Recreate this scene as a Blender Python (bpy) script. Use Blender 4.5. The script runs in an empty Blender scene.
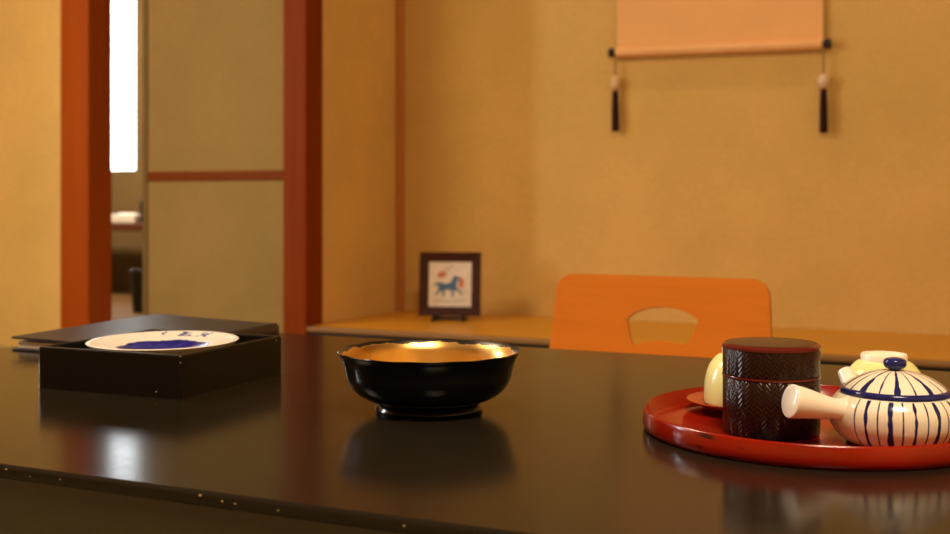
import bpy, bmesh, math, random
from mathutils import Vector, Matrix
random.seed(7)
PI = math.pi
sc = bpy.context.scene
COL = sc.collection

# ------------------------------------------------------------------ layout
F_PX, HOR, CAMH, TAB = 1150.0, 200.0, 0.20, 0.33        # focal px, horizon row, eye above table top, table height
YAW = math.radians(24.9)
CS, SN = math.cos(YAW), math.sin(YAW)
def W(lat, d, z=0.0):            # right / forward distance from the eye's foot -> room coordinates, z above table top
    return Vector((lat*CS - d*SN, d*CS + lat*SN, TAB + z))
def XW(px, Y):                   # room X of a sight line (column px) where it meets the plane Y
    u = (px - 475)/F_PX
    return Y*(u*CS - SN)/(CS + u*SN)
def ZW(px, py, Y):               # height above floor
    u = (px - 475)/F_PX
    return TAB + CAMH - (py - HOR)/F_PX * Y/(CS + u*SN)

# ------------------------------------------------------------------ helpers
def tag(o, label=None, cat=None, group=None, kind=None):
    if label: o['label'] = label
    if cat: o['category'] = cat
    if group: o['group'] = group
    if kind: o['kind'] = kind
    return o
def thing(name, label, cat, loc, rz=0.0, group=None):
    o = bpy.data.objects.new(name, None); COL.objects.link(o)
    o.location = loc; o.rotation_euler = (0, 0, rz); o.empty_display_size = 0.03
    return tag(o, label, cat, group)
def obj(name, bm, mat, parent=None, smooth=False, angle=40):
    me = bpy.data.meshes.new(name)
    bmesh.ops.recalc_face_normals(bm, faces=bm.faces[:])
    bm.to_mesh(me); bm.free()
    if smooth:
        for p in me.polygons: p.use_smooth = True
        me.set_sharp_from_angle(angle=math.radians(angle))
    if mat: me.materials.append(mat)
    o = bpy.data.objects.new(name, me); COL.objects.link(o)
    if parent: o.parent = parent
    return o
def struct(name, bm, mat, parent=None, **k):
    o = obj(name, bm, mat, parent, **k)
    if not parent: o['kind'] = 'structure'
    return o
def box(bm, x0, y0, z0, x1, y1, z1, bev=0.0, seg=2):
    r = bmesh.ops.create_cube(bm, size=1.0)
    vs = r['verts']
    for v in vs:
        v.co = Vector((x0 + (v.co.x+.5)*(x1-x0), y0 + (v.co.y+.5)*(y1-y0), z0 + (v.co.z+.5)*(z1-z0)))
    if bev > 0:
        es = list({e for v in vs for e in v.link_edges})
        bmesh.ops.bevel(bm, geom=es, offset=bev, segments=seg, affect='EDGES', profile=.5)
    return bm
def B(*a, **k): return box(bmesh.new(), *a, **k)
def lathe(bm, prof, n=64, zs=1.0, wob=None):
    """prof: list of (r,z); closed at r=0 ends"""
    rings = []
    for i, (r, z) in enumerate(prof):
        z *= zs
        if r < 1e-6: rings.append([bm.verts.new((0, 0, z))])
        else:
            ring = []
            for k in range(n):
                a = 2*PI*k/n
                dr, dz = wob(a, r, z) if wob else (0, 0)
                ring.append(bm.verts.new(((r+dr)*math.cos(a), (r+dr)*math.sin(a), z+dz)))
            rings.append(ring)
    for a, b in zip(rings, rings[1:]):
        for k in range(n):
            k2 = (k+1) % n
            if len(a) == 1 and len(b) == 1: continue
            if len(a) == 1: bm.faces.new((a[0], b[k2], b[k]))
            elif len(b) == 1: bm.faces.new((a[k], a[k2], b[0]))
            else: bm.faces.new((a[k], a[k2], b[k2], b[k]))
    return bm
def spline(pts, n=6):
    out = []
    P = [Vector(p) for p in pts]
    for i in range(len(P)-1):
        p0 = P[max(i-1, 0)]; p1 = P[i]; p2 = P[i+1]; p3 = P[min(i+2, len(P)-1)]
        for k in range(n):
            t = k/n
            out.append(.5*((2*p1) + (p2-p0)*t + (2*p0-5*p1+4*p2-p3)*t*t + (3*p1-p0-3*p2+p3)*t**3))
    out.append(P[-1].copy())
    return [tuple(p) for p in out]
def tube(bm, pts, rads, n=16, caps=True):
    pts = [Vector(p) for p in pts]
    if not isinstance(rads, (list, tuple)): rads = [rads]*len(pts)
    rings = []
    prev = None
    for i, p in enumerate(pts):
        t = (pts[min(i+1, len(pts)-1)] - pts[max(i-1, 0)]).normalized()
        if prev is None:
            ref = Vector((0, 0, 1)) if abs(t.z) < .9 else Vector((1, 0, 0))
            x = t.cross(ref).normalized()
        else:
            x = (prev - t*prev.dot(t)).normalized()
        prev = x; y = t.cross(x)
        rings.append([bm.verts.new(p + (x*math.cos(2*PI*k/n) + y*math.sin(2*PI*k/n))*rads[i]) for k in range(n)])
    for a, b in zip(rings, rings[1:]):
        for k in range(n): bm.faces.new((a[k], a[(k+1) % n], b[(k+1) % n], b[k]))
    if caps:
        bm.faces.new(rings[0]); bm.faces.new(rings[-1])
    return bm
def prism(bm, outline, y0, y1):
    """outline in (x,z), extruded along y"""
    a = [bm.verts.new((x, y0, z)) for x, z in outline]; b = [bm.verts.new((x, y1, z)) for x, z in outline]
    bm.faces.new(a); bm.faces.new(b[::-1])
    n = len(a)
    for i in range(n): bm.faces.new((a[i], a[(i+1) % n], b[(i+1) % n], b[i]))
    return bm
def rrect(x0, z0, x1, z1, r, seg=6):
    out = []
    for cx, cz, a0 in ((x1-r, z1-r, 0), (x0+r, z1-r, 90), (x0+r, z0+r, 180), (x1-r, z0+r, 270)):
        for k in range(seg+1):
            a = math.radians(a0 + 90*k/seg); out.append((cx + r*math.cos(a), cz + r*math.sin(a)))
    return out

# ------------------------------------------------------------------ materials
class NT:
    def __init__(s, name):
        s.m = bpy.data.materials.new(name); s.m.use_nodes = True
        s.t = s.m.node_tree; s.N = s.t.nodes; s.L = s.t.links
        s.b = s.N['Principled BSDF']
    def n(s, typ, **k):
        nd = s.N.new(typ)
        for a, v in k.items(): setattr(nd, a, v)
        return nd
    def put(s, sock, v):
        if hasattr(v, 'node'): s.L.new(v, sock)
        else: sock.default_value = v
    def math(s, op, a, b=None, c=None, clamp=False):
        nd = s.n('ShaderNodeMath', operation=op); nd.use_clamp = clamp
        s.put(nd.inputs[0], a)
        if b is not None: s.put(nd.inputs[1], b)
        if c is not None: s.put(nd.inputs[2], c)
        return nd.outputs[0]
    def coord(s): return s.n('ShaderNodeTexCoord').outputs['Object']
    def sep(s, v):
        nd = s.n('ShaderNodeSeparateXYZ'); s.L.new(v, nd.inputs[0]); return nd.outputs
    def mapping(s, v, scale=(1, 1, 1), loc=(0, 0, 0)):
        nd = s.n('ShaderNodeMapping'); s.L.new(v, nd.inputs[0])
        nd.inputs['Scale'].default_value = scale; nd.inputs['Location'].default_value = loc
        return nd.outputs[0]
    def noise(s, v, scale, detail=4, rough=.6):
        nd = s.n('ShaderNodeTexNoise'); s.L.new(v, nd.inputs['Vector'])
        nd.inputs['Scale'].default_value = scale; nd.inputs['Detail'].default_value = detail
        nd.inputs['Roughness'].default_value = rough
        return nd.outputs[0]
    def ramp(s, f, stops):
        nd = s.n('ShaderNodeValToRGB'); s.L.new(f, nd.inputs[0])
        e = nd.color_ramp.elements
        while len(e) < len(stops): e.new(.5)
        for i, (p, c) in enumerate(stops):
            e[i].position = p; e[i].color = (*c, 1) if len(c) == 3 else c
        return nd.outputs[0]
    def mix(s, f, a, b):
        nd = s.n('ShaderNodeMix', data_type='RGBA')
        s.put(nd.inputs[0], f); s.put(nd.inputs[6], a if hasattr(a, 'node') else (*a, 1)); s.put(nd.inputs[7], b if hasattr(b, 'node') else (*b, 1))
        return nd.outputs[2]
    def step(s, f, lo, hi):
        nd = s.n('ShaderNodeMapRange'); nd.interpolation_type = 'SMOOTHSTEP'
        s.L.new(f, nd.inputs[0]); nd.inputs[1].default_value = lo; nd.inputs[2].default_value = hi
        return nd.outputs[0]
    def bump(s, h, strength=.3, dist=.01):
        nd = s.n('ShaderNodeBump'); s.L.new(h, nd.inputs['Height'])
        nd.inputs['Strength'].default_value = strength; nd.inputs['Distance'].default_value = dist
        s.L.new(nd.outputs[0], s.b.inputs['Normal'])
    def base(s, v): s.put(s.b.inputs['Base Color'], v if hasattr(v, 'node') else (*v, 1))
    def set(s, rough=None, metal=None, ior=None, coat=None, spec=None):
        if rough is not None: s.put(s.b.inputs['Roughness'], rough)
        if metal is not None: s.b.inputs['Metallic'].default_value = metal
        if ior is not None: s.b.inputs['IOR'].default_value = ior
        if spec is not None: s.b.inputs['Specular IOR Level'].default_value = spec
        if coat is not None:
            s.b.inputs['Coat Weight'].default_value = coat; s.b.inputs['Coat Roughness'].default_value = .08

def srgb(r, g, b):
    f = lambda c: (c/255/12.92) if c/255 <= .04045 else ((c/255+.055)/1.055)**2.4
    return (f(r), f(g), f(b))

def plain(name, c, rough=.5, var=.08, scale=20, bumpy=0.0, **k):
    t = NT(name); co = t.coord(); n = t.noise(co, scale)
    a = tuple(x*(1-var) for x in c); b = tuple(min(1, x*(1+var)) for x in c)
    t.base(t.ramp(n, [(.3, a), (.7, b)])); t.set(rough=rough, **k)
    if bumpy: t.bump(t.noise(co, scale*8), bumpy, .002)
    return t.m
def plaster(name, c):
    t = NT(name); co = t.coord()
    n1 = t.noise(co, 3, 5); n2 = t.noise(co, 160, 3)
    w = t.noise(t.mapping(co, (30, 30, 260)), 1, 3)
    f = t.math('ADD', t.math('MULTIPLY', n1, .45), t.math('ADD', t.math('MULTIPLY', n2, .3), t.math('MULTIPLY', w, .25)))
    t.base(t.ramp(f, [(.35, tuple(x*.84 for x in c)), (.65, tuple(min(1, x*1.1) for x in c))]))
    t.set(rough=.9, spec=.15); t.bump(n2, .25, .003)
    return t.m
def wood(name, a, b, grain='z', rough=.4, scale=1.0, spec=.4, coat=None):
    t = NT(name); co = t.coord()
    sc_ = {'z': (22, 22, 1.2), 'x': (1.2, 22, 22), 'y': (22, 1.2, 22)}[grain]
    n = t.noise(t.mapping(co, tuple(s*scale for s in sc_)), 1.6, 6, .65)
    n2 = t.noise(t.mapping(co, tuple(s*scale*5 for s in sc_)), 2.0, 3)
    f = t.math('ADD', t.math('MULTIPLY', n, .7), t.math('MULTIPLY', n2, .3))
    t.base(t.ramp(f, [(.3, a), (.7, b)])); t.set(rough=rough, spec=spec, coat=coat)
    t.bump(n2, .08, .002)
    return t.m

M = {}
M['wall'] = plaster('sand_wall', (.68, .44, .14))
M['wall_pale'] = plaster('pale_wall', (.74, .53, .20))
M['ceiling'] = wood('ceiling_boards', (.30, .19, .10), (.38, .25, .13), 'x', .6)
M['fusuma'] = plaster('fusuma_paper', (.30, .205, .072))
M['post'] = wood('post_wood', (.30, .055, .003), (.40, .080, .004), 'z', .5, spec=.15)
M['stile'] = plain('door_stile', (.17, .11, .045), .6, spec=.1)
M['rail'] = wood('rail_wood', (.14, .032, .005), (.19, .045, .007), 'x', .6, spec=.08)
M['alcove_post'] = wood('alcove_post_wood', (.165, .026, .0015), (.225, .040, .002), 'z', .55, spec=.08)
M['thin_post'] = wood('corner_wood', (.44, .17, .035), (.54, .22, .05), 'z', .5)
M['alcove_board'] = wood('alcove_board', (.56, .25, .014), (.66, .31, .022), 'x', .35)
M['alcove_edge'] = wood('alcove_edge_wood', (.22, .11, .035), (.28, .14, .045), 'x', .4)
M['black_gap'] = plain('black_kick', (.006, .005, .004), .6)
M['chair'] = wood('bent_plywood', (.56, .155, .012), (.68, .205, .016), 'x', .35, .6)
M['scroll'] = plain('scroll_paper', (.84, .46, .17), .8, .05, 4)
M['scroll_inner'] = plain('scroll_inner_paper', (.80, .66, .46), .8, .05, 4)
M['roller'] = plain('roller_paper', (.84, .47, .19), .5, .05, 8)
M['black_lacquer'] = plain('black_lacquer', (.005, .0045, .0045), .14, .05, 10, ior=1.5, spec=.35)
M['knob_black'] = plain('knob_black', (.010, .008, .009), .3)
M['bead'] = plain('pale_bead', (.74, .55, .36), .4, .15, 60)
M['bead_brown'] = plain('brown_bead', (.72, .50, .26), .4, .2, 60)
M['tassel'] = plain('tassel_silk', (.030, .009, .010), .8, .3, 300, spec=.1)
M['cord'] = plain('dull_cord', (.22, .13, .05), .8)
M['frame_wood'] = wood('frame_wood', (.035, .012, .008), (.06, .02, .013), 'x', .5, spec=.12)
M['tile'] = plain('tile_white', (.70, .62, .54), .35, .06, 60)
M['horse_blue'] = plain('paint_blue', (.05, .13, .24), .5, .3, 120)
M['paint_red'] = plain('paint_red', (.52, .16, .09), .5, .25, 150)
M['paint_line'] = plain('paint_line', (.18, .16, .16), .5)
M['tatami'] = None
M['glass'] = None
M['cup'] = plain('celadon_glaze', (.78, .79, .36), .22, .06, 30, bumpy=.04)
M['cup_foot'] = plain('cup_foot_white', (.88, .86, .72), .3, .04, 40)
M['white_glaze'] = plain('white_glaze', (.86, .80, .70), .16, .04, 30)
M['blue_glaze'] = plain('cobalt_glaze', (.012, .016, .12), .12, .3, 80)
M['saucer'] = plain('saucer_lacquer', (.34, .040, .014), .2, .15, 25)
M['cover_black'] = plain('binder_cover', (.020, .019, .020), .38, .15, 250, bumpy=.08)
M['pages'] = plain('page_stack', (.80, .76, .70), .8, .06, 40)
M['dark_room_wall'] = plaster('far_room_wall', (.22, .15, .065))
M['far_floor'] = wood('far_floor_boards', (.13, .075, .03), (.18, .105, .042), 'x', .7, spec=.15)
M['desk'] = wood('desk_wood', (.10, .035, .015), (.15, .05, .02), 'x', .4)
M['white_box'] = plain('white_card', (.9, .9, .88), .6, .03)
M['dark_plastic'] = plain('dark_plastic', (.012, .012, .014), .4)
M['frame_alu'] = plain('window_frame', (.10, .075, .05), .5)

# tatami
t = NT('tatami'); co = t.coord()
n = t.noise(t.mapping(co, (6, 320, 1)), 1, 3)
t.base(t.ramp(n, [(.3, (.30, .25, .12)), (.7, (.40, .34, .17))])); t.set(rough=.75); t.bump(n, .2, .002); M['tatami'] = t.m
# window glass
t = NT('window_glass')
tr = t.n('ShaderNodeBsdfTransparent'); gl = t.n('ShaderNodeBsdfGlossy'); gl.inputs['Roughness'].default_value = .02
mx = t.n('ShaderNodeMixShader'); mx.inputs[0].default_value = .06
t.L.new(tr.outputs[0], mx.inputs[1]); t.L.new(gl.outputs[0], mx.inputs[2])
t.L.new(mx.outputs[0], t.N['Material Output'].inputs[0]); M['glass'] = t.m
# table lacquer: near-black brown, satin, fine dust and small chips showing pale wood on the front edge
t = NT('table_lacquer'); co = t.coord()
n1 = t.noise(co, 3, 5); n2 = t.noise(co, 90, 4)
col = t.ramp(n1, [(.3, (.012, .009, .006)), (.7, (.018, .014, .009))])
x, y, z = t.sep(co)
chip = t.math('MULTIPLY', t.step(t.noise(t.mapping(co, (1, 1, 1)), 150, 2), .70, .74), t.step(y, .0, -.0035))
chip = t.math('MULTIPLY', chip, t.step(t.noise(co, 9, 1), .52, .6))
t.base(t.mix(chip, col, (.45, .28, .10)))
t.set(rough=t.math('ADD', t.math('MULTIPLY', n2, .05), .13), ior=1.23); t.bump(n2, .012, .001); M['table'] = t.m
# box lacquer: edges with tiny wear
M['box'] = plain('box_lacquer', (.006, .005, .004), .35, .2, 30, bumpy=.05, spec=.3)
M['apron'] = plain('apron_lacquer', (.030, .023, .010), .35, .15, 40)
# red lacquer tray, dark streaks of a reflection painted into the outer wall colour
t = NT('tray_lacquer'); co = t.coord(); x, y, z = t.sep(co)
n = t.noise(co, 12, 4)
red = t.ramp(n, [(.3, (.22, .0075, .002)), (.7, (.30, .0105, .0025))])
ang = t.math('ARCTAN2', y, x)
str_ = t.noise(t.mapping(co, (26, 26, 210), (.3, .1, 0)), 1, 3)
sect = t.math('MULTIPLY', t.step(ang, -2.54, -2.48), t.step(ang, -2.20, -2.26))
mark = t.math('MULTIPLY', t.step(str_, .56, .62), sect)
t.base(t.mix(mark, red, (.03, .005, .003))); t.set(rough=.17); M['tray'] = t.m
# gold bowl lining: worn towards the rim
t = NT('gold_lining'); co = t.coord(); x, y, z = t.sep(co)
n = t.noise(co, 55, 4); n3 = t.noise(co, 14, 3)
edge = t.math('ADD', z, t.math('MULTIPLY', t.math('SUBTRACT', n, .5), .010))
worn = t.step(edge, .0535, .0545)
goldc = t.ramp(n3, [(.3, (.78, .46, .12)), (.7, (.92, .62, .22))])
t.base(t.mix(worn, goldc, (.012, .008, .005)))
t.L.new(t.math('SUBTRACT', 1.0, worn), t.b.inputs['Metallic']); t.set(rough=.30); t.bump(n3, .06, .004); M['gold'] = t.m
# tea canister: chevron relief
def canister_mat(name, c):
    t = NT(name); co = t.coord(); x, y, z = t.sep(co)
    u = t.math('MULTIPLY', t.math('ARCTAN2', y, x), 36/(2*PI))
    zig = t.math('ABSOLUTE', t.math('SUBTRACT', t.math('MULTIPLY', t.math('FRACT', t.math('ADD', u, 50)), 2), 1))
    ph = t.math('ADD', t.math('MULTIPLY', z, 1/.0043), t.math('MULTIPLY', zig, 1.0))
    h = t.math('SINE', t.math('MULTIPLY', ph, 2*PI))
    r = t.math('SQRT', t.math('ADD', t.math('MULTIPLY', x, x), t.math('MULTIPLY', y, y)))
    side = t.step(r, .0377, .0394)
    hh = t.math('MULTIPLY', h, side)
    n = t.noise(co, 40)
    low = tuple(v*.6 for v in c)
    t.base(t.mix(t.math('MULTIPLY', t.math('MULTIPLY_ADD', h, -.5, .5), side), t.ramp(n, [(.3, c), (.7, tuple(v*1.25 for v in c))]), low))
    t.set(rough=.26, spec=.32); t.bump(hh, .22, .0012)
    return t.m
M['canister'] = canister_mat('canister_lacquer', (.017, .0032, .0028))
M['canister_line'] = plain('canister_rim', (.11, .010, .008), .18, .1)
# striped teapot glaze
def striped(name, z_hi, handle_ang, gap, radial=False, N=15, phase=0.0):
    t = NT(name); co = t.coord(); x, y, z = t.sep(co)
    ang = t.math('ARCTAN2', y, x)
    fr = t.math('FRACT', t.math('ADD', t.math('MULTIPLY', ang, N/(2*PI)), 40+phase))
    wig = t.noise(t.mapping(co, (70, 70, 70)), 1.0, 1)
    thick = t.math('ABSOLUTE', t.math('SUBTRACT', fr, .25)); thin = t.math('ABSOLUTE', t.math('SUBTRACT', fr, .75))
    w1 = t.math('MULTIPLY_ADD', wig, .24, -.035); w2 = t.math('MULTIPLY_ADD', wig, .05, .008)
    a = t.math('GREATER_THAN', w1, thick); b = t.math('GREATER_THAN', w2, thin)
    m = t.math('MAXIMUM', a, b)
    if z_hi: m = t.math('MULTIPLY', m, t.math('LESS_THAN', z, z_hi))
    if gap:
        dd = t.math('COSINE', t.math('SUBTRACT', ang, handle_ang))
        m = t.math('MULTIPLY', m, t.math('LESS_THAN', dd, math.cos(gap)))
    n = t.noise(co, 25)
    cream = t.ramp(n, [(.3, (.80, .72, .58)), (.7, (.86, .80, .68))])
    t.base(t.mix(m, cream, (.012, .017, .11))); t.set(rough=.14)
    return t.m
# blue-painted dish
t = NT('dish_glaze'); co = t.coord(); x, y, z = t.sep(co)
r = t.math('SQRT', t.math('ADD', t.math('MULTIPLY', x, x), t.math('MULTIPLY', y, y)))
ang = t.math('ARCTAN2', y, x)
wv = t.math('MULTIPLY', t.math('SINE', t.math('MULTIPLY', ang, 6)), .0012)
nn = t.noise(co, 90, 3); n5 = t.noise(co, 34, 2)
rr = t.math('ADD', r, t.math('ADD', wv, t.math('MULTIPLY', t.math('SUBTRACT', nn, .5), .006)))
well = t.math('MULTIPLY', t.step(rr, .049, .0475), t.math('GREATER_THAN', z, .010))
band = t.math('MULTIPLY', t.step(r, .064, .065), t.step(r, .079, .078))
sect = t.math('MULTIPLY', t.step(ang, 1.42, 1.45), t.step(ang, 2.32, 2.29))
brush = t.math('MULTIPLY', t.math('MULTIPLY', band, t.step(nn, .47, .55)), t.math('MULTIPLY', sect, t.step(n5, .42, .50)))
brush = t.math('MULTIPLY', brush, t.math('GREATER_THAN', z, .022))
wc = t.mix(t.step(nn, .35, .75), (.008, .011, .17), (.018, .032, .32))
wh = t.ramp(n5, [(.3, (.80, .76, .68)), (.7, (.86, .83, .77))])
t.base(t.mix(brush, t.mix(well, wh, wc), (.05, .09, .30))); t.set(rough=.2, spec=.2); M['dish'] = t.m

# ------------------------------------------------------------------ the room
YT, YB = 3.05, 3.66             # wall plane of the posts, alcove back wall
XP1 = XW(306, YT); XP0 = XW(283, YT); PD = .098       # alcove post
XL0, XL1 = XW(60, YT), XW(88, YT)                       # left post
X_L, X_R, Y_F, Y_FAR, CEIL = -3.75, 1.7, -2.2, 5.6, 2.35
TH = .10
ALC = ZW(717, 324.5, YB)                                # alcove floor height
struct('floor', B(X_L, Y_F, -.05, X_R, YT+.05, 0), M['tatami'])
struct('ceiling', B(X_L-.1, Y_F-.1, CEIL, X_R+.1, YT+.1, CEIL+.08), M['ceiling'])
struct('wall_right', B(X_R, Y_F, 0, X_R+TH, YB+TH, CEIL), M['wall'])
struct('wall_front', B(X_L, Y_F-TH, 0, X_R, Y_F, CEIL), M['wall'])
# left wall with a window hole
wy0, wy1, wz0, wz1 = .80, 1.18, .40, 1.85
bm = bmesh.new()
box(bm, X_L-TH, Y_F-TH, 0, X_L, wy0, CEIL); box(bm, X_L-TH, wy1, 0, X_L, YT+TH, CEIL)
box(bm, X_L-TH, wy0, 0, X_L, wy1, wz0); box(bm, X_L-TH, wy0, wz1, X_L, wy1, CEIL)
struct('wall_left', bm, M['wall'])
w = thing('window_1', 'wooden window in the left wall beside the table', 'window', ((X_L-TH/2), (wy0+wy1)/2, wz0)); w['kind'] = 'structure'
bm = bmesh.new(); hw = (wy1-wy0)/2; hh = wz1-wz0
box(bm, -.03, -hw, 0, .03, -hw+.04, hh); box(bm, -.03, hw-.04, 0, .03, hw, hh)
box(bm, -.03, -hw+.04, 0, .03, hw-.04, .04); box(bm, -.03, -hw+.04, hh-.04, .03, hw-.04, hh)
obj('frame', bm, M['frame_alu'], w)
obj('pane', B(-.004, -hw+.04, .04, .004, hw-.04, hh-.04), M['glass'], w)
# wall in the post plane: left piece, lintel over opening and alcove
struct('wall_back', B(X_L, YT+.015, 0, XL0, YT+.085, CEIL), M['wall_pale'])
LINT = 1.86
struct('wall_back_upper', B(XL0+.01, YT+.02, LINT+.1, X_R, YT+.09, CEIL), M['wall'])
struct('trim_1', B(XL0, YT, 0, XL1, YT+.118, CEIL, bev=.004), M['post'])
struct('trim_2', B(XP0, YT, 0, XP1, YT+PD, CEIL, bev=.004), M['alcove_post'])
bm = bmesh.new(); box(bm, XL1, YT+.01, LINT, XP0, YT+.10, LINT+.1); box(bm, XP1, YT+.01, LINT, X_R, YT+.09, LINT+.1)
struct('trim_3', bm, M['post'])
# alcove
struct('wall_alcove_left', B(XP1-.06, YT+PD, 0, XP1, YB, CEIL), M['wall'])
struct('wall_alcove_back', B(XP1-.06, YB, 0, X_R, YB+TH, CEIL), M['wall'])
struct('ceiling_alcove', B(XP1, YT+.09, CEIL-.1, X_R, YB, CEIL), M['ceiling'])
struct('trim_4', B(XP1+.0005, YB-.030, ALC, XP1+.022, YB-.0005, CEIL-.1, bev=.003), M['thin_post'])
struct('floor_alcove', B(XP1+.001, YT+.03, ALC-.014, X_R, YB-.0005, ALC), M['alcove_board'])
bm = B(XP1+.001, YT, ALC-.0145, X_R, YT+.03, ALC-.0005, bev=.003)
struct('trim_5', bm, M['alcove_edge'])
struct('trim_6', B(XP1+.001, YT+.012, 0, X_R, YT+.10, ALC-.015), M['black_gap'])
# sliding door in the opening
d = thing('door_1', 'sliding door panel covered in dull beige paper', 'door', (0, YT+.055, 0)); d['kind'] = 'structure'
dx0, dx1 = XW(145, YT+.055), XP0+.03
dz = ZW(213, 176, YT+.055)
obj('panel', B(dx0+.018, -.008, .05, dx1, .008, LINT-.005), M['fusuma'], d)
obj('stile', B(dx0, -.014, .0, dx0+.020, .014, LINT-.005, bev=.002), M['stile'], d)
obj('rail', B(dx0+.02, -.013, dz-.016, dx1, .013, dz+.016, bev=.003), M['rail'], d)
obj('rail', B(dx0+.02, -.013, 0, dx1, .013, .05, bev=.003), M['rail'], d)
struct('trim_7', B(XL1, YT+.03, -.03, XP0, YT+.09, -.001), M['rail'])
# the next room, seen through the gap
NX0, NX1 = -7.0, XP1-.06
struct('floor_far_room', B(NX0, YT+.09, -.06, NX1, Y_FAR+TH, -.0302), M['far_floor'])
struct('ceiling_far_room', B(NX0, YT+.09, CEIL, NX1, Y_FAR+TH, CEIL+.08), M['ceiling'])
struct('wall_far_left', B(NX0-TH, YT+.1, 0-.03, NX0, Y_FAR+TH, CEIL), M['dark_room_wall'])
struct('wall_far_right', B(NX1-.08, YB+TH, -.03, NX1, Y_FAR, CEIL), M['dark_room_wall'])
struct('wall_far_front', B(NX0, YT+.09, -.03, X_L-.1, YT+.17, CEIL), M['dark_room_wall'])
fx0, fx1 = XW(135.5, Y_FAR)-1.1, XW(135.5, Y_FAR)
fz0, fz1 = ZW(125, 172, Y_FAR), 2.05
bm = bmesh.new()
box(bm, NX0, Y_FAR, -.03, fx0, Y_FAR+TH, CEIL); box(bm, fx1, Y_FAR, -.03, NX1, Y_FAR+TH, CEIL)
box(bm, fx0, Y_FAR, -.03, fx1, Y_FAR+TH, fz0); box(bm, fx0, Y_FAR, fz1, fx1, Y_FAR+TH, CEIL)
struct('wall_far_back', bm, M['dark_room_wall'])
w = thing('window_2', 'bright window seen through the gap beside the door', 'window', ((fx0+fx1)/2, Y_FAR+TH*.6, fz0)); w['kind'] = 'structure'
hw = (fx1-fx0)/2; hh = fz1-fz0
bm = bmesh.new()
box(bm, -hw, -.02, 0, -hw+.03, .02, hh); box(bm, hw-.012, -.02, 0, hw, .02, hh)
box(bm, -hw+.03, -.02, 0, hw-.012, .02, .012); box(bm, -hw+.03, -.02, hh-.03, hw-.012, .02, hh)
obj('frame', bm, M['frame_alu'], w)
obj('pane', B(-hw+.03, -.003, .012, hw-.012, .003, hh-.03), M['glass'], w)

# furniture in the far room
YD = 5.15
dt = ZW(125, 223.5, YD)
dxa, dxb = XW(55, YD), XW(146, YD)+.9
t = thing('low_desk', 'dark brown low desk seen through the gap beside the sliding door', 'desk', ((dxa+dxb)/2, YD+.17, -.030))
hx = (dxb-dxa)/2; dz_ = dt+.031
obj('desktop', B(-hx, -.17, dz_-.045, hx, .17, dz_, bev=.004), M['desk'], t)
for sx in (-1, 1):
    for sy in (-1, 1):
        obj('leg', B(sx*(hx-.03)-.025, sy*.14-.025, 0, sx*(hx-.03)+.025, sy*.14+.025, dz_-.045, bev=.003), M['desk'], t)
bx0, bx1 = XW(106, YD+.05), XW(134.5, YD+.05)
bz = ZW(122, 213, YD+.05)-dt
t = thing('tissue_box', 'small white box on the dark desk below the bright window', 'box', ((bx0+bx1)/2, YD+.11, dt))
bw = (bx1-bx0)/2
obj('carton', B(-bw, -.06, 0, bw, .06, bz*.85, bev=.008, seg=3), M['white_box'], t)
bm = lathe(bmesh.new(), [(0, bz*.85), (bw*.55, bz*.85), (bw*.4, bz), (0, bz*.98)], 20)
obj('tissue', bm, M['white_box'], t, smooth=True)
kx = XW(141.5, YD+.1)
t = thing('kettle', 'black rounded object standing on the desk beside the white box', 'kettle', (kx, YD+.12, dt))
kh = ZW(141, 197, YD+.1)-dt
obj('body', lathe(bmesh.new(), spline([(0, 0), (.022, 0), (.024, kh*.3), (.022, kh*.7), (.015, kh*.88), (0, kh*.9)], 4), 28), M['dark_plastic'], t, smooth=True)
obj('lid_knob', lathe(bmesh.new(), [(0, kh*.88), (.008, kh*.88), (.010, kh*.96), (0, kh)], 16), M['dark_plastic'], t, smooth=True)
YBN = 4.5
tx = XW(142, YBN)
bt = ZW(140, 269, YBN)+.031
t = thing('waste_bin', 'black slim bin on the floor in front of the far desk', 'bin', (tx, YBN, -.030))
obj('body', lathe(bmesh.new(), [(0, 0), (.045, 0), (.058, bt-.01), (.055, bt-.01), (.043, .01), (0, .01)], 32), M['dark_plastic'], t, smooth=True)
obj('rim', tube(bmesh.new(), [(.0575*math.cos(2*PI*k/32), .0575*math.sin(2*PI*k/32), bt-.006) for k in range(33)], .004, 8, False), M['dark_plastic'], t, smooth=True)

# ------------------------------------------------------------------ table
TX0, TX1, TY0, TY1 = -1.236, .36, .636, 1.452
t = thing('low_table', 'long low black lacquer table filling the foreground', 'table', ((TX0+TX1)/2, TY0, 0))
hx = (TX1-TX0)/2; dy = TY1-TY0
def slab(x0, y0, x1, y1, z0, z1, r, bev):
    bm = bmesh.new()
    a = [bm.verts.new((x, y, z0)) for x, y in rrect(x0, y0, x1, y1, r, 8)]
    f = bm.faces.new(a)
    e = bmesh.ops.extrude_face_region(bm, geom=[f])
    for v in e['geom']:
        if isinstance(v, bmesh.types.BMVert): v.co.z = z1
    bmesh.ops.recalc_face_normals(bm, faces=bm.faces[:])
    es = [ed for ed in bm.edges if abs(ed.verts[0].co.z-ed.verts[1].co.z) < 1e-6]
    bmesh.ops.bevel(bm, geom=es, offset=bev, segments=3, affect='EDGES', profile=.5)
    return bm
obj('tabletop', slab(-hx, 0, hx, dy, TAB-.011, TAB, .012, .0042), M['table'], t)
bm = bmesh.new()
box(bm, -hx+.006, .006, TAB-.085, hx-.006, .028, TAB-.011); box(bm, -hx+.006, dy-.028, TAB-.085, hx-.006, dy-.006, TAB-.011)
box(bm, -hx+.006, .028, TAB-.085, -hx+.028, dy-.028, TAB-.011); box(bm, hx-.028, .028, TAB-.085, hx-.006, dy-.028, TAB-.011)
obj('apron', bm, M['apron'], t)
pale = plain('pale_chip', (.50, .36, .16), .7)
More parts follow.
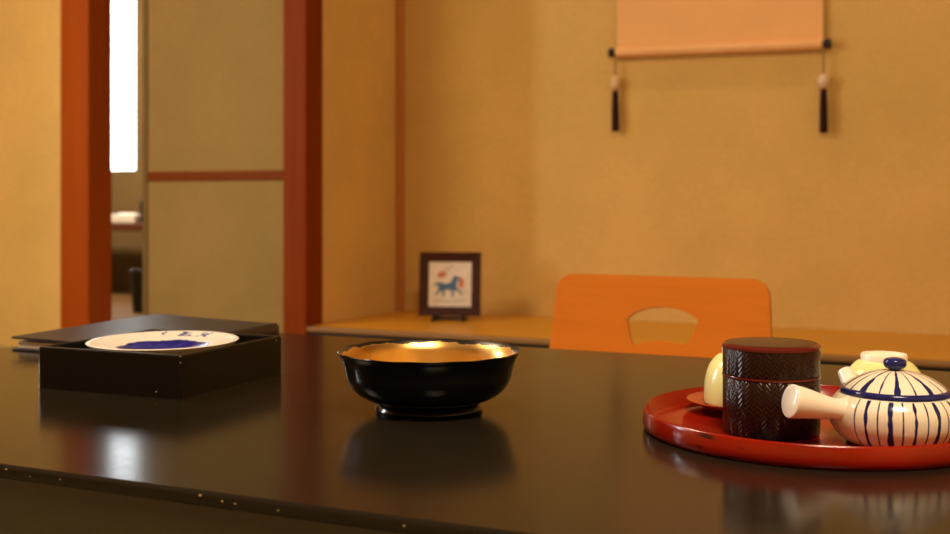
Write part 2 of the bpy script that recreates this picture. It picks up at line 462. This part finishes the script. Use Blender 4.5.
for px_, dz_c, r_ in ((6, -.001, .0008), (30, -.004, .0006), (200, -.001, .0011), (222, -.003, .0009), (235, -.0035, .0008), (278, -.004, .0007), (404, -.003, .0008), (60, -.003, .0006)):
    bm = bmesh.new(); bmesh.ops.create_icosphere(bm, subdivisions=1, radius=r_)
    o = obj('worn_spot', bm, pale, t); o.location = (XW(px_, TY0)-(TX0+TX1)/2, .0001, TAB-.0016+dz_c); o.scale = (1.3, .5, .7)
for sx in (-1, 1):
    for sy in (0, 1):
        cx = sx*(hx-.065); cy = .065 if sy == 0 else dy-.065
        obj('leg', B(cx-.035, cy-.035, 0, cx+.035, cy+.035, TAB-.0112, bev=.006), M['table'], t)

# ------------------------------------------------------------------ box with dish, binder
bx = W(-.3435, 1.273); rz = math.radians(1.7)
t = thing('square_box', 'open square black box near the left end of the table holding a dish', 'box', bx, rz)
a, wt, hb = .0925, .006, .0442
bm = bmesh.new()
outer = [(-a, -a), (a, -a), (a, a), (-a, a)]; inn = [(-a+wt, -a+wt), (a-wt, -a+wt), (a-wt, a-wt), (-a+wt, a-wt)]
ob = [bm.verts.new((x, y, 0)) for x, y in outer]; ot = [bm.verts.new((x, y, hb)) for x, y in outer]
it = [bm.verts.new((x, y, hb)) for x, y in inn]; ib = [bm.verts.new((x, y, .005)) for x, y in inn]
for i in range(4):
    j = (i+1) % 4
    bm.faces.new((ob[i], ob[j], ot[j], ot[i])); bm.faces.new((ot[i], ot[j], it[j], it[i])); bm.faces.new((it[i], it[j], ib[j], ib[i]))
bm.faces.new(ob[::-1]); bm.faces.new(ib)
bmesh.ops.recalc_face_normals(bm, faces=bm.faces[:])
es = [e for e in bm.edges if all(v in ot or v in it for v in e.verts) or (any(v in ot for v in e.verts) and any(v in ob for v in e.verts))]
bmesh.ops.bevel(bm, geom=es, offset=.0018, segments=2, affect='EDGES', profile=.5)
obj('case', bm, M['box'], t)
random.seed(3)
chipm = plain('bare_wood_chip', (.55, .33, .2), .7)
for (px_, py_, pz_) in ((-a+.0005, -a+.0005, .0436), (a-.0005, -a+.0005, .0432), (-a+.0005, -a+.0005, .0012), (a-.03, -a, .006), (a-.0005, -a+.0003, .037), (a, a-.012, .040)):
    bm = bmesh.new()
    bmesh.ops.create_icosphere(bm, subdivisions=1, radius=.0008, matrix=Matrix.Translation((px_, py_, pz_)))
    obj('worn_spot', bm, chipm, t)

t = thing('dish', 'white dish with deep blue centre sitting inside the black box', 'dish', W(-.3440, 1.2705, .0052))
prof = [(0, .003), (.038, .003), (.040, 0), (.045, 0), (.046, .004), (.066, .020), (.0805, .0385), (.0818, .0400), (.0805, .0408), (.0775, .0396), (.064, .0362), (.050, .0345), (.047, .0335), (.03, .0285), (.015, .0262), (0, .0255)]
o = obj('bowl', lathe(bmesh.new(), prof, 72), M['dish'], t, smooth=True, angle=60)
t.rotation_euler = (math.radians(.5), 0, 0)

bl = (-1.203, 1.128); bw_, bd_ = .226, .285
t = thing('ring_binder', 'black flat binder with white pages lying behind the square box', 'binder', (bl[0]+bw_/2, bl[1]+bd_/2, TAB), 0.0)
obj('lower_cover', B(-bw_/2, -bd_/2, 0, bw_/2, bd_/2, .0028, bev=.001), M['cover_black'], t)
bm = bmesh.new()
box(bm, -bw_/2+.006, -bd_/2+.005, .0029, bw_/2-.010, bd_/2-.010, .012, bev=.001)
obj('pages', bm, M['pages'], t)
# upper cover, slightly bowed up at the open left side
bm = bmesh.new()
nx, ny = 12, 12
def cz(u, v): return .0155 + .003*v - .003*u + .002*(1-u)**2*v
grid = [[[bm.verts.new((-bw_/2 + bw_*i/nx, -bd_/2 + bd_*j/ny, cz(i/nx, j/ny) + k*.003)) for j in range(ny+1)] for i in range(nx+1)] for k in (0, 1)]
for i in range(nx):
    for j in range(ny):
        for k in (0, 1): bm.faces.new((grid[k][i][j], grid[k][i+1][j], grid[k][i+1][j+1], grid[k][i][j+1]))
for i in range(nx):
    for j in (0, ny): bm.faces.new((grid[0][i][j], grid[0][i+1][j], grid[1][i+1][j], grid[1][i][j]))
for j in range(ny):
    for i in (0, nx): bm.faces.new((grid[0][i][j], grid[0][i][j+1], grid[1][i][j+1], grid[1][i][j]))
obj('upper_cover', bm, M['cover_black'], t, smooth=True, angle=30)
obj('spine', B(bw_/2-.0005, -bd_/2, 0, bw_/2+.0045, bd_/2, .0165, bev=.002), M['cover_black'], t, smooth=True)

# ------------------------------------------------------------------ gold-lined bowl
BZ = .825
t = thing('serving_bowl', 'black lacquer bowl with worn gold lining at the middle of the table', 'bowl', W(-.0437, 1.098))
obj('foot', lathe(bmesh.new(), [(.046, 0), (.050, 0), (.0515, .003), (.049, .010), (.046, .0125), (.042, .010), (.0445, .004), (.046, 0)], 72, BZ), M['black_lacquer'], t, smooth=True, angle=50)
outp = spline([(0, .0085), (.040, .0095), (.056, .0130), (.070, .0225), (.0775, .036), (.0805, .050), (.0824, .0570), (.0846, .0630), (.0868, .0672)], 5)
lip = [(.0872, .0684), (.0864, .0692)]
wob = lambda a, r, z: (0.0003*math.sin(a*14)*(max(0, z-.025)/.03), 0.0003*math.sin(a*14+.6)*(max(0, z-.04)/.02))
obj('outer_shell', lathe(bmesh.new(), outp + lip, 96, BZ, wob=wob), M['black_lacquer'], t, smooth=True, angle=70)
inp = spline([(.0864, .0692), (.0838, .0660), (.0800, .0585), (.0782, .050), (.0752, .037), (.068, .0250), (.054, .0160), (.03, .0125), (0, .0118)], 5)
obj('gold_lining', lathe(bmesh.new(), inp, 96, BZ, wob=wob), M['gold'], t, smooth=True, angle=70)

# ------------------------------------------------------------------ tray and tea things
TR = W(.294, .992)
t = thing('round_tray', 'round red lacquer tray holding the tea things at the right of the table', 'tray', TR, YAW)
prof = [(0, .0), (.143, .0), (.1464, .0012), (.1478, .0045), (.1480, .0085), (.1474, .0130), (.1466, .0168), (.1460, .0180), (.1453, .0185), (.1446, .0176), (.1418, .0060), (.139, .0046), (0, .0046)]
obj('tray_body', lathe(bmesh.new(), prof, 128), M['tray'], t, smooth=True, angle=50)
FL = .0048
# canister
t = thing('tea_canister', 'dark maroon tea canister with woven relief on the red tray', 'canister', W(.2497, .970, FL))
R = .0400
obj('body', lathe(bmesh.new(), [(0, 0), (R-.0012, 0), (R, .0012), (R, .0465), (R-.0008, .0472), (0, .0472)], 96), M['canister'], t, smooth=True, angle=50)
obj('seam', lathe(bmesh.new(), [(R-.002, .0470), (R+.0003, .0472), (R+.0006, .0481), (R+.0003, .0490), (R-.002, .0492)], 96), M['canister_line'], t, smooth=True)
ld = obj('lid', lathe(bmesh.new(), [(0, .0490), (R-.001, .0490), (R, .0496), (R, .0725), (R-.0012, .0742), (R-.004, .0752), (R-.009, .0757), (0, .0762)], 96), M['canister'], t, smooth=True, angle=50)
obj('rim', lathe(bmesh.new(), [(R-.0002, .0708), (R+.0005, .0712), (R+.0005, .0732), (R-.0008, .0745), (R-.003, .0752)], 96), M['canister_line'], ld, smooth=True)

# cups turned upside down
cupp = [(.0330, 0), (.0352, 0), (.0358, .0012), (.0362, .010), (.0352, .022), (.0318, .034), (.0255, .0425), (.0190, .0455), (0, .0455)]
def cup(label, loc, sx=1.0, sz=1.0):
    t = thing('teacup', label, 'cup', loc, 0, 'teacups turned upside down on the tray')
    pr = [(r*sx, z*sz) for r, z in cupp]
    pi_ = [(.0330*sx, 0), (.0335*sx, .012*sz), (.031*sx, .027*sz), (.022*sx, .038*sz), (0, .041*sz)]
    bm = bmesh.new(); lathe(bm, spline(pr[2:], 3), 56); lathe(bm, [pr[2], pr[1], pi_[0]], 56); lathe(bm, spline(pi_, 3), 56)
    bmesh.ops.remove_doubles(bm, verts=bm.verts[:], dist=1e-6)
    obj('bowl', bm, M['cup'], t, smooth=True, angle=70)
    f = [(.0195*sx, .0440*sz), (.0200*sx, .0500*sz), (.0190*sx, .0516*sz), (.0170*sx, .0514*sz), (.0165*sx, .0462*sz), (0, .0458*sz)]
    obj('foot', lathe(bmesh.new(), f, 48), M['cup_foot'], t, smooth=True, angle=50)
    return t
s = thing('saucer', 'small red-brown saucer behind the maroon canister', 'saucer', W(.2485, 1.063, FL))
obj('plate', lathe(bmesh.new(), [(0, 0), (.022, 0), (.0235, .0020), (.040, .0052), (.0515, .0100), (.0522, .0110), (.0510, .0116), (.040, .0074), (.030, .0060), (0, .0058)], 72), M['saucer'], s, smooth=True, angle=60)
cup('pale green upturned cup on the saucer behind the canister', W(.2485, 1.063, FL+.0076))
cup('pale yellow upturned cup behind the striped teapot', W(.3745, 1.053, FL), 1.03, 1.06)

# teapot with side handle
pc = W(.3395, .930, FL)
hdir = (W(-.97, -.24) - W(0, 0)); sdir = (W(-.27, .963) - W(0, 0)); hdir.z = sdir.z = 0
hdir.normalize(); sdir.normalize()
ha = math.atan2(hdir.y, hdir.x); sa = math.atan2(sdir.y, sdir.x)
M['pot_body'] = striped('teapot_stripes', .0385, ha, math.radians(17), N=17, phase=.44)
M['pot_lid'] = striped('teapot_lid_stripes', None, ha, 0, N=9, phase=.3)
t = thing('teapot', 'white teapot with blue stripes and stubby side handle on the tray', 'teapot', pc)
bp = spline([(0, .0015), (.032, .0010), (.037, .0), (.0440, .0045), (.0500, .0135), (.0516, .0230), (.0500, .0310), (.0450, .0375), (.0415, .0392)], 5)
obj('body', lathe(bmesh.new(), bp + [(.0400, .0394), (.038, .038)], 96), M['pot_body'], t, smooth=True, angle=60)
lp = [(.0405, .0380), (.0421, .0386), (.0430, .0408), (.0421, .0430), (.0400, .0440)]
obj('lid_rim', lathe(bmesh.new(), spline(lp, 4), 96), M['blue_glaze'], t, smooth=True)
ld = obj('lid', lathe(bmesh.new(), spline([(.0402, .0432), (.0350, .0478), (.0260, .0530), (.0160, .0564), (.0075, .0576)], 5) + [(0, .0578)], 96), M['pot_lid'], t, smooth=True)
bm = lathe(bmesh.new(), spline([(.0045, .0566), (.0047, .0585), (.0078, .0600), (.0090, .0632), (.0078, .0664), (.0035, .0678), (0, .0680)], 5), 40)
obj('knob', bm, M['blue_glaze'], ld, smooth=True, angle=80)
zs = [.0270, .0285, .0310, .0340, .0362, .0366]
ss = [.040, .052, .066, .080, .0915, .0935]
rs = [.0140, .0086, .0098, .0120, .0134, .0128]
hp = spline([(hdir.x*s_, hdir.y*s_, z_) for s_, z_ in zip(ss, zs)], 4)
hr = [r_[0] for r_ in spline([(r_, 0, 0) for r_ in rs], 4)]
obj('handle', tube(bmesh.new(), hp, hr, 32), M['white_glaze'], t, smooth=True, angle=50)
sp = spline([(sdir.x*s_, sdir.y*s_, z_) for s_, z_ in ((.038, .022), (.052, .030), (.062, .0390), (.070, .0470))], 4)
sr = [r_[0] for r_ in spline([(.013, 0, 0), (.0095, 0, 0), (.0075, 0, 0), (.0062, 0, 0)], 4)]
obj('spout', tube(bmesh.new(), sp, sr, 24), M['white_glaze'], t, smooth=True, angle=50)

# ------------------------------------------------------------------ legless chair
CY = 1.95
def cpt(px, py): return (XW(px, CY), ZW(px, py, CY))
xl, _ = cpt(558, 300); xr, _ = cpt(768, 300); ztop = (cpt(600, 274)[1] + cpt(740, 279.5)[1])/2
cx = (xl+xr)/2; hw = (xr-xl)/2
t = thing('floor_chair', 'orange bent plywood legless chair with fan shaped cutout behind the table', 'chair', (cx, CY, 0), 0)
# back: outline with a fan-shaped hole, bridged as two halves
wb = hw*1.16
fan_px = [(627, 319), (634, 312.5), (645, 308.6), (662, 306.6), (678, 309), (690, 314), (697.5, 319.5), (698, 322), (690, 342), (684, 344), (675, 341.5), (662, 340), (648, 340.5), (640, 343.5), (634, 343.5), (631, 338)]
hole = [(cpt(x, y)[0]-cx, cpt(x, y)[1]) for x, y in fan_px]
zb = .055
def halfw(z): return hw + (wb-hw)*max(0, (ztop-z)/(ztop-zb))**1.0*.8
r = .029
out = []
# right side going up, top, left side down (counter-clockwise from the bottom right)
for k in range(8): z = zb + (ztop-r-zb)*k/8; out.append((halfw(z), z))
for k in range(9):
    a = PI/2*k/8; out.append((halfw(ztop-r)-r + r*math.cos(a), ztop-r + r*math.sin(a)))
for k in range(1, 8): x = 1-2*k/8; out.append((x*(halfw(ztop)-r), ztop))
for k in range(9):
    a = PI/2 + PI/2*k/8; out.append((-halfw(ztop-r)+r + r*math.cos(a), ztop-r + r*math.sin(a)))
for k in range(1, 9): z = ztop-r + (zb-ztop+r)*k/8; out.append((-halfw(z), z))
for k in range(1, 8): out.append((-halfw(zb) + 2*halfw(zb)*k/8, zb))
bm = bmesh.new()
ov = [bm.verts.new((x, 0, z)) for x, z in out]; hv = [bm.verts.new((x, 0, z)) for x, z in hole]
es = [bm.edges.new((v[i], v[(i+1) % len(v)])) for v in (ov, hv) for i in range(len(v))]
bmesh.ops.triangle_fill(bm, use_beauty=True, edges=es)
# drop triangles inside the fan hole (if any)
def inside(p, poly):
    c = False; n = len(poly)
    for i in range(n):
        (x1, y1), (x2, y2) = poly[i], poly[(i+1) % n]
        if (y1 > p[1]) != (y2 > p[1]) and p[0] < (x2-x1)*(p[1]-y1)/(y2-y1)+x1: c = not c
    return c
bad = [f for f in bm.faces if inside((f.calc_center_median().x, f.calc_center_median().z), hole)]
bmesh.ops.delete(bm, geom=bad, context='FACES_ONLY')
bmesh.ops.subdivide_edges(bm, edges=[e for e in bm.edges if e.calc_length() > .05 and not e.is_boundary], cuts=3, use_grid_fill=True)
bmesh.ops.triangulate(bm, faces=bm.faces[:])
# lean back and bow a little sideways
for v in bm.verts:
    v.co.y = (v.co.z-.33)*.16 + .22*v.co.x**2 * -1 + .0 
fs = bm.faces[:]
bmesh.ops.recalc_face_normals(bm, faces=fs)
if fs[0].normal.y > 0: bmesh.ops.reverse_faces(bm, faces=fs)
bmesh.ops.solidify(bm, geom=fs, thickness=.013)
bo = obj('backrest', bm, M['chair'], t, smooth=True, angle=35)
# bent seat: one curved sheet from the foot of the back forwards
bm = bmesh.new()
pp = spline([(0, -.43, .050), (0, -.30, .036), (0, -.15, .030), (0, -.075, .032), (0, -.050, .046), (0, -.0445, .0555)], 5)
secs = []
for (x, y, z) in pp:
    hwz = wb*.98
    secs.append([bm.verts.new((hwz*(2*i/10-1), y - (.22*(hwz*(2*i/10-1))**2 if y > -.1 else 0), z)) for i in range(11)])
for a_, b_ in zip(secs, secs[1:]):
    for i in range(10): bm.faces.new((a_[i], a_[i+1], b_[i+1], b_[i]))
fs = bm.faces[:]
bmesh.ops.recalc_face_normals(bm, faces=fs); bmesh.ops.solidify(bm, geom=fs, thickness=.013)
obj('seat', bm, M['chair'], t, smooth=True, angle=40)
for sx in (-1, 1):
    obj('runner', B(sx*wb*.7-.02, -.42, 0, sx*wb*.7+.02, -.06, .034, bev=.004), M['chair'], t)

# ------------------------------------------------------------------ hanging scroll with weights
YS = YB-.018
sx0, sx1 = XW(617, YS), XW(823, YS)
zL, zR = ZW(614, 53, YS), ZW(827, 44, YS)
cx = (sx0+sx1)/2; hw = (sx1-sx0)/2; zc = (zL+zR)/2; tilt = math.atan2(zR-zL, 2*hw)
t = thing('hanging_scroll', 'plain salmon hanging scroll with black roller ends on the alcove wall', 'scroll', (cx, YS, zc))
ztop_s = 1.98 - zc
bm = bmesh.new()
def sb(bm, x0, x1, z0, z1, y0, y1):
    for dxy in (0,):
        box(bm, x0, y0, z0, x1, y1, z1)
sb(bm, -hw, hw, 0, ztop_s, 0, .0015)
o = obj('mounting', bm, M['scroll'], t); 
for v in o.data.vertices:
    if v.co.z < .01: v.co.z += v.co.x*math.tan(tilt)
obj('picture_panel', B(-hw*.72, -.0012, .34, hw*.72, -.0001, ztop_s-.22), M['scroll_inner'], t)
rr_ = .0165
def along(s_, dz=0): return (s_, -.006, s_*math.tan(tilt)+dz)
obj('roller', tube(bmesh.new(), [along(-hw), along(hw)], rr_, 24), M['roller'], t, smooth=True, angle=40)
for s_ in (-1, 1):
    k = tube(bmesh.new(), [along(s_*hw), along(s_*(hw+.004)), along(s_*(hw+.008)), along(s_*(hw+.022)), along(s_*(hw+.026))], [.009, .009, .0145, .0165, .012], 20)
    obj('roller_knob', k, M['knob_black'], t, smooth=True, angle=40)
obj('top_rod', tube(bmesh.new(), [(-hw-.005, 0, ztop_s), (hw+.005, 0, ztop_s)], .008, 16), M['roller'], t, smooth=True)
obj('hanging_cord', tube(bmesh.new(), [(-hw*.5, -.004, ztop_s+.006), (0, -.004, ztop_s+.10), (hw*.5, -.004, ztop_s+.006)], .002, 8), M['cord'], t)
def weight(label, px, y_top, y_bead, y_b2, y_end, rb, mb):
    x = XW(px, YS)
    z = lambda py: ZW(px, py, YS)
    e = thing('scroll_weight', label, 'scroll weight', (x, YS-.007, z(y_end)), 0, 'weights hanging from the scroll roller')
    L = z(y_top)-z(y_end); zb_, z2 = z(y_bead)-z(y_end), z(y_b2)-z(y_end)
    obj('cord', tube(bmesh.new(), [(0, 0, zb_), (0, 0, (zb_+L)/2), (0, 0, L)], .0022, 8), M['cord'], e)
    zm, hh_ = (zb_+z2)/2, (zb_-z2)/2
    obj('bead', lathe(bmesh.new(), [(rb*math.sin(PI*k/14), zm - hh_*math.cos(PI*k/14)) for k in range(15)], 28), mb, e, smooth=True)
    tp = [(0, z2+.002), (.008, z2), (.0105, z2-.012), (.0118, z2*.55), (.0125, .003), (.0118, 0), (0, 0)]
    obj('tassel', lathe(bmesh.new(), tp, 28, wob=lambda a, r, zz: (.0006*math.sin(a*14), 0)), M['tassel'], e, smooth=True, angle=60)
weight('dark tassel weight with brown bead hanging at the left roller end', 616, 57.5, 76, 91, 131.5, .0165, M['bead_brown'])
weight('dark tassel weight with larger pale bead hanging at the right roller end', 824, 50, 74, 89.5, 133, .0180, M['bead'])

# ------------------------------------------------------------------ framed tile on a little stand
YFm = YB-.27
fx0_, fx1_ = XW(418.5, YFm), XW(480.5, YFm)
zt, zb0 = ZW(450, 252, YFm), ZW(450, 316, YFm)
cx = (fx0_+fx1_)/2; hw = (fx1_-fx0_)/2*.90; hgt = zt-zb0; lift = zb0-ALC
t = thing('picture_frame', 'small dark framed tile painting of a blue horse in the alcove', 'picture frame', (cx, YFm, ALC+lift), 0)
t.rotation_euler = (math.radians(-8), 0, math.radians(19))
fw = hw*2*.150
bm = bmesh.new()
O = [(-hw, 0), (hw, 0), (hw, hgt), (-hw, hgt)]; I = [(-hw+fw, fw), (hw-fw, fw), (hw-fw, hgt-fw), (-hw+fw, hgt-fw)]
vo = [bm.verts.new((x, 0, z)) for x, z in O]; vi = [bm.verts.new((x, .006, z)) for x, z in I]
wo = [bm.verts.new((x, .018, z)) for x, z in O]; wi = [bm.verts.new((x, .018, z)) for x, z in I]
for i in range(4):
    j = (i+1) % 4
    bm.faces.new((vo[i], vo[j], vi[j], vi[i])); bm.faces.new((vo[i], wo[i], wo[j], vo[j])); bm.faces.new((vi[i], vi[j], wi[j], wi[i])); bm.faces.new((wo[i], wi[i], wi[j], wo[j]))
obj('frame', bm, M['frame_wood'], t)
tw = hw-fw
tl = obj('tile', B(-tw-.002, .009, fw-.002, tw+.002, .017, hgt-fw+.002), M['tile'], t)
def paint(name, pts, mat, n=1):
    # coordinates in a unit square on the tile face
    return prism(bmesh.new(), [(-tw + 2*tw*u, fw + (hgt-2*fw)*v) for u, v in pts], .0078, .0092)
horse = [(.12, .50), (.20, .535), (.30, .535), (.42, .505), (.52, .54), (.56, .64), (.62, .69), (.68, .67), (.745, .60), (.72, .565), (.66, .595), (.655, .50), (.65, .43), (.74, .36), (.80, .27), (.775, .255), (.71, .33), (.60, .375), (.60, .28), (.56, .21), (.535, .225), (.555, .29), (.53, .365), (.44, .375), (.37, .36), (.38, .28), (.335, .205), (.31, .22), (.335, .285), (.29, .365), (.24, .31), (.17, .235), (.145, .25), (.20, .33), (.235, .42), (.22, .485)]
obj('painted_horse', paint('horse', horse, None), M['horse_blue'], tl)
for pts in ([(.70, .66), (.78, .65), (.83, .55), (.80, .42), (.73, .40), (.70, .48), (.72, .57)], [(.20, .70), (.24, .77), (.34, .78), (.42, .74), (.40, .68), (.30, .64), (.22, .65)]):
    obj('painted_patch', paint('p', pts, None), M['paint_red'], tl)
for pts in ([(.36, .79), (.52, .86), (.56, .90), (.55, .91), (.50, .87), (.35, .80)], [(.12, .50), (.20, .49), (.20, .47), (.12, .48)], [(.08, .15), (.50, .12), (.90, .17), (.90, .155), (.5, .105), (.08, .135)], [(.78, .36), (.92, .33), (.92, .318), (.78, .345)]):
    obj('painted_line', paint('p', pts, None), M['paint_line'], tl)
# stand
s = thing('display_stand', 'little black easel stand holding up the framed tile', 'stand', (cx, YFm, ALC))
s.rotation_euler = (0, 0, math.radians(19))
for sx in (-1, 1):
    X = sx*hw*.48
    obj('foot', tube(bmesh.new(), [(X, -.034, .006), (X, -.024, .010), (X, -.006, lift*.5), (X, .02, lift*.45), (X, .07, .006)], [.006, .0065, .006, .006, .006], 10), M['knob_black'], s, smooth=True)
    obj('hook', tube(bmesh.new(), [(X, -.010, lift*.45), (X, -.013, lift*.8), (X, -.015, lift+.008)], [.005, .005, .004], 10), M['knob_black'], s, smooth=True)
    obj('back_strut', tube(bmesh.new(), [(X*.8, .052, .008), (X*.6, .058, hgt*.45)], .005, 10), M['knob_black'], s, smooth=True)
obj('crossbar', tube(bmesh.new(), [(-hw*.48, .002, lift*.5), (0, -.004, lift*.55), (hw*.48, .002, lift*.5)], .006, 10), M['knob_black'], s, smooth=True)

# ------------------------------------------------------------------ light
wd = bpy.data.worlds.new('daylight'); sc.world = wd; wd.use_nodes = True
bg = wd.node_tree.nodes['Background']; bg.inputs[0].default_value = (.92, .97, 1, 1); bg.inputs[1].default_value = 6.5
def area(name, loc, rot, sx, sy, e, c, shape='RECTANGLE'):
    l = bpy.data.lights.new(name, 'AREA'); l.shape = shape; l.size = sx
    if shape in ('RECTANGLE', 'ELLIPSE'): l.size_y = sy
    l.energy = e; l.color = c
    o = bpy.data.objects.new(name, l); COL.objects.link(o); o.location = loc; o.rotation_euler = rot
    return o
area('ceiling_lamp', (-2.7, 1.1, CEIL-.06), (0, 0, 0), .8, .8, 56, (1, .77, .50), 'DISK')
area('ceiling_lamp', (.25, .05, CEIL-.06), (0, 0, 0), .7, .7, 66, (1, .77, .50), 'DISK')
area('alcove_fill', ((XP1+X_R)/2, YT+.17, CEIL-.12), (math.radians(12), 0, 0), 2.6, .06, 8, (1, .77, .50))  # added strip light, hidden behind the lintel to lift the alcove walls
area('far_room_fill', (-4.6, 4.3, CEIL-.06), (0, 0, 0), .5, .5, 85, (1, .77, .50), 'DISK')  # added unseen fill light that warms and brightens the next room
area('window_daylight', (X_L-TH-.02, (wy0+wy1)/2, (wz0+wz1)/2), (0, -PI/2, 0), wz1-wz0, wy1-wy0, 52, (.86, .94, 1))

# ------------------------------------------------------------------ camera
cam = bpy.data.cameras.new('camera'); co = bpy.data.objects.new('camera', cam); COL.objects.link(co)
co.location = (0, 0, TAB+CAMH); co.rotation_euler = (PI/2, 0, YAW)
cam.sensor_width = 36; cam.lens = F_PX*36/950
cam.shift_y = -(267-HOR)/950
cam.clip_start = .02
cam.dof.use_dof = True; cam.dof.focus_distance = 1.02; cam.dof.aperture_fstop = 7.5
sc.camera = co
sc.view_settings.view_transform = 'Standard'; sc.view_settings.look = 'None'
sc.view_settings.gamma = 1; sc.view_settings.use_curve_mapping = False
sc.view_settings.exposure = 0.0
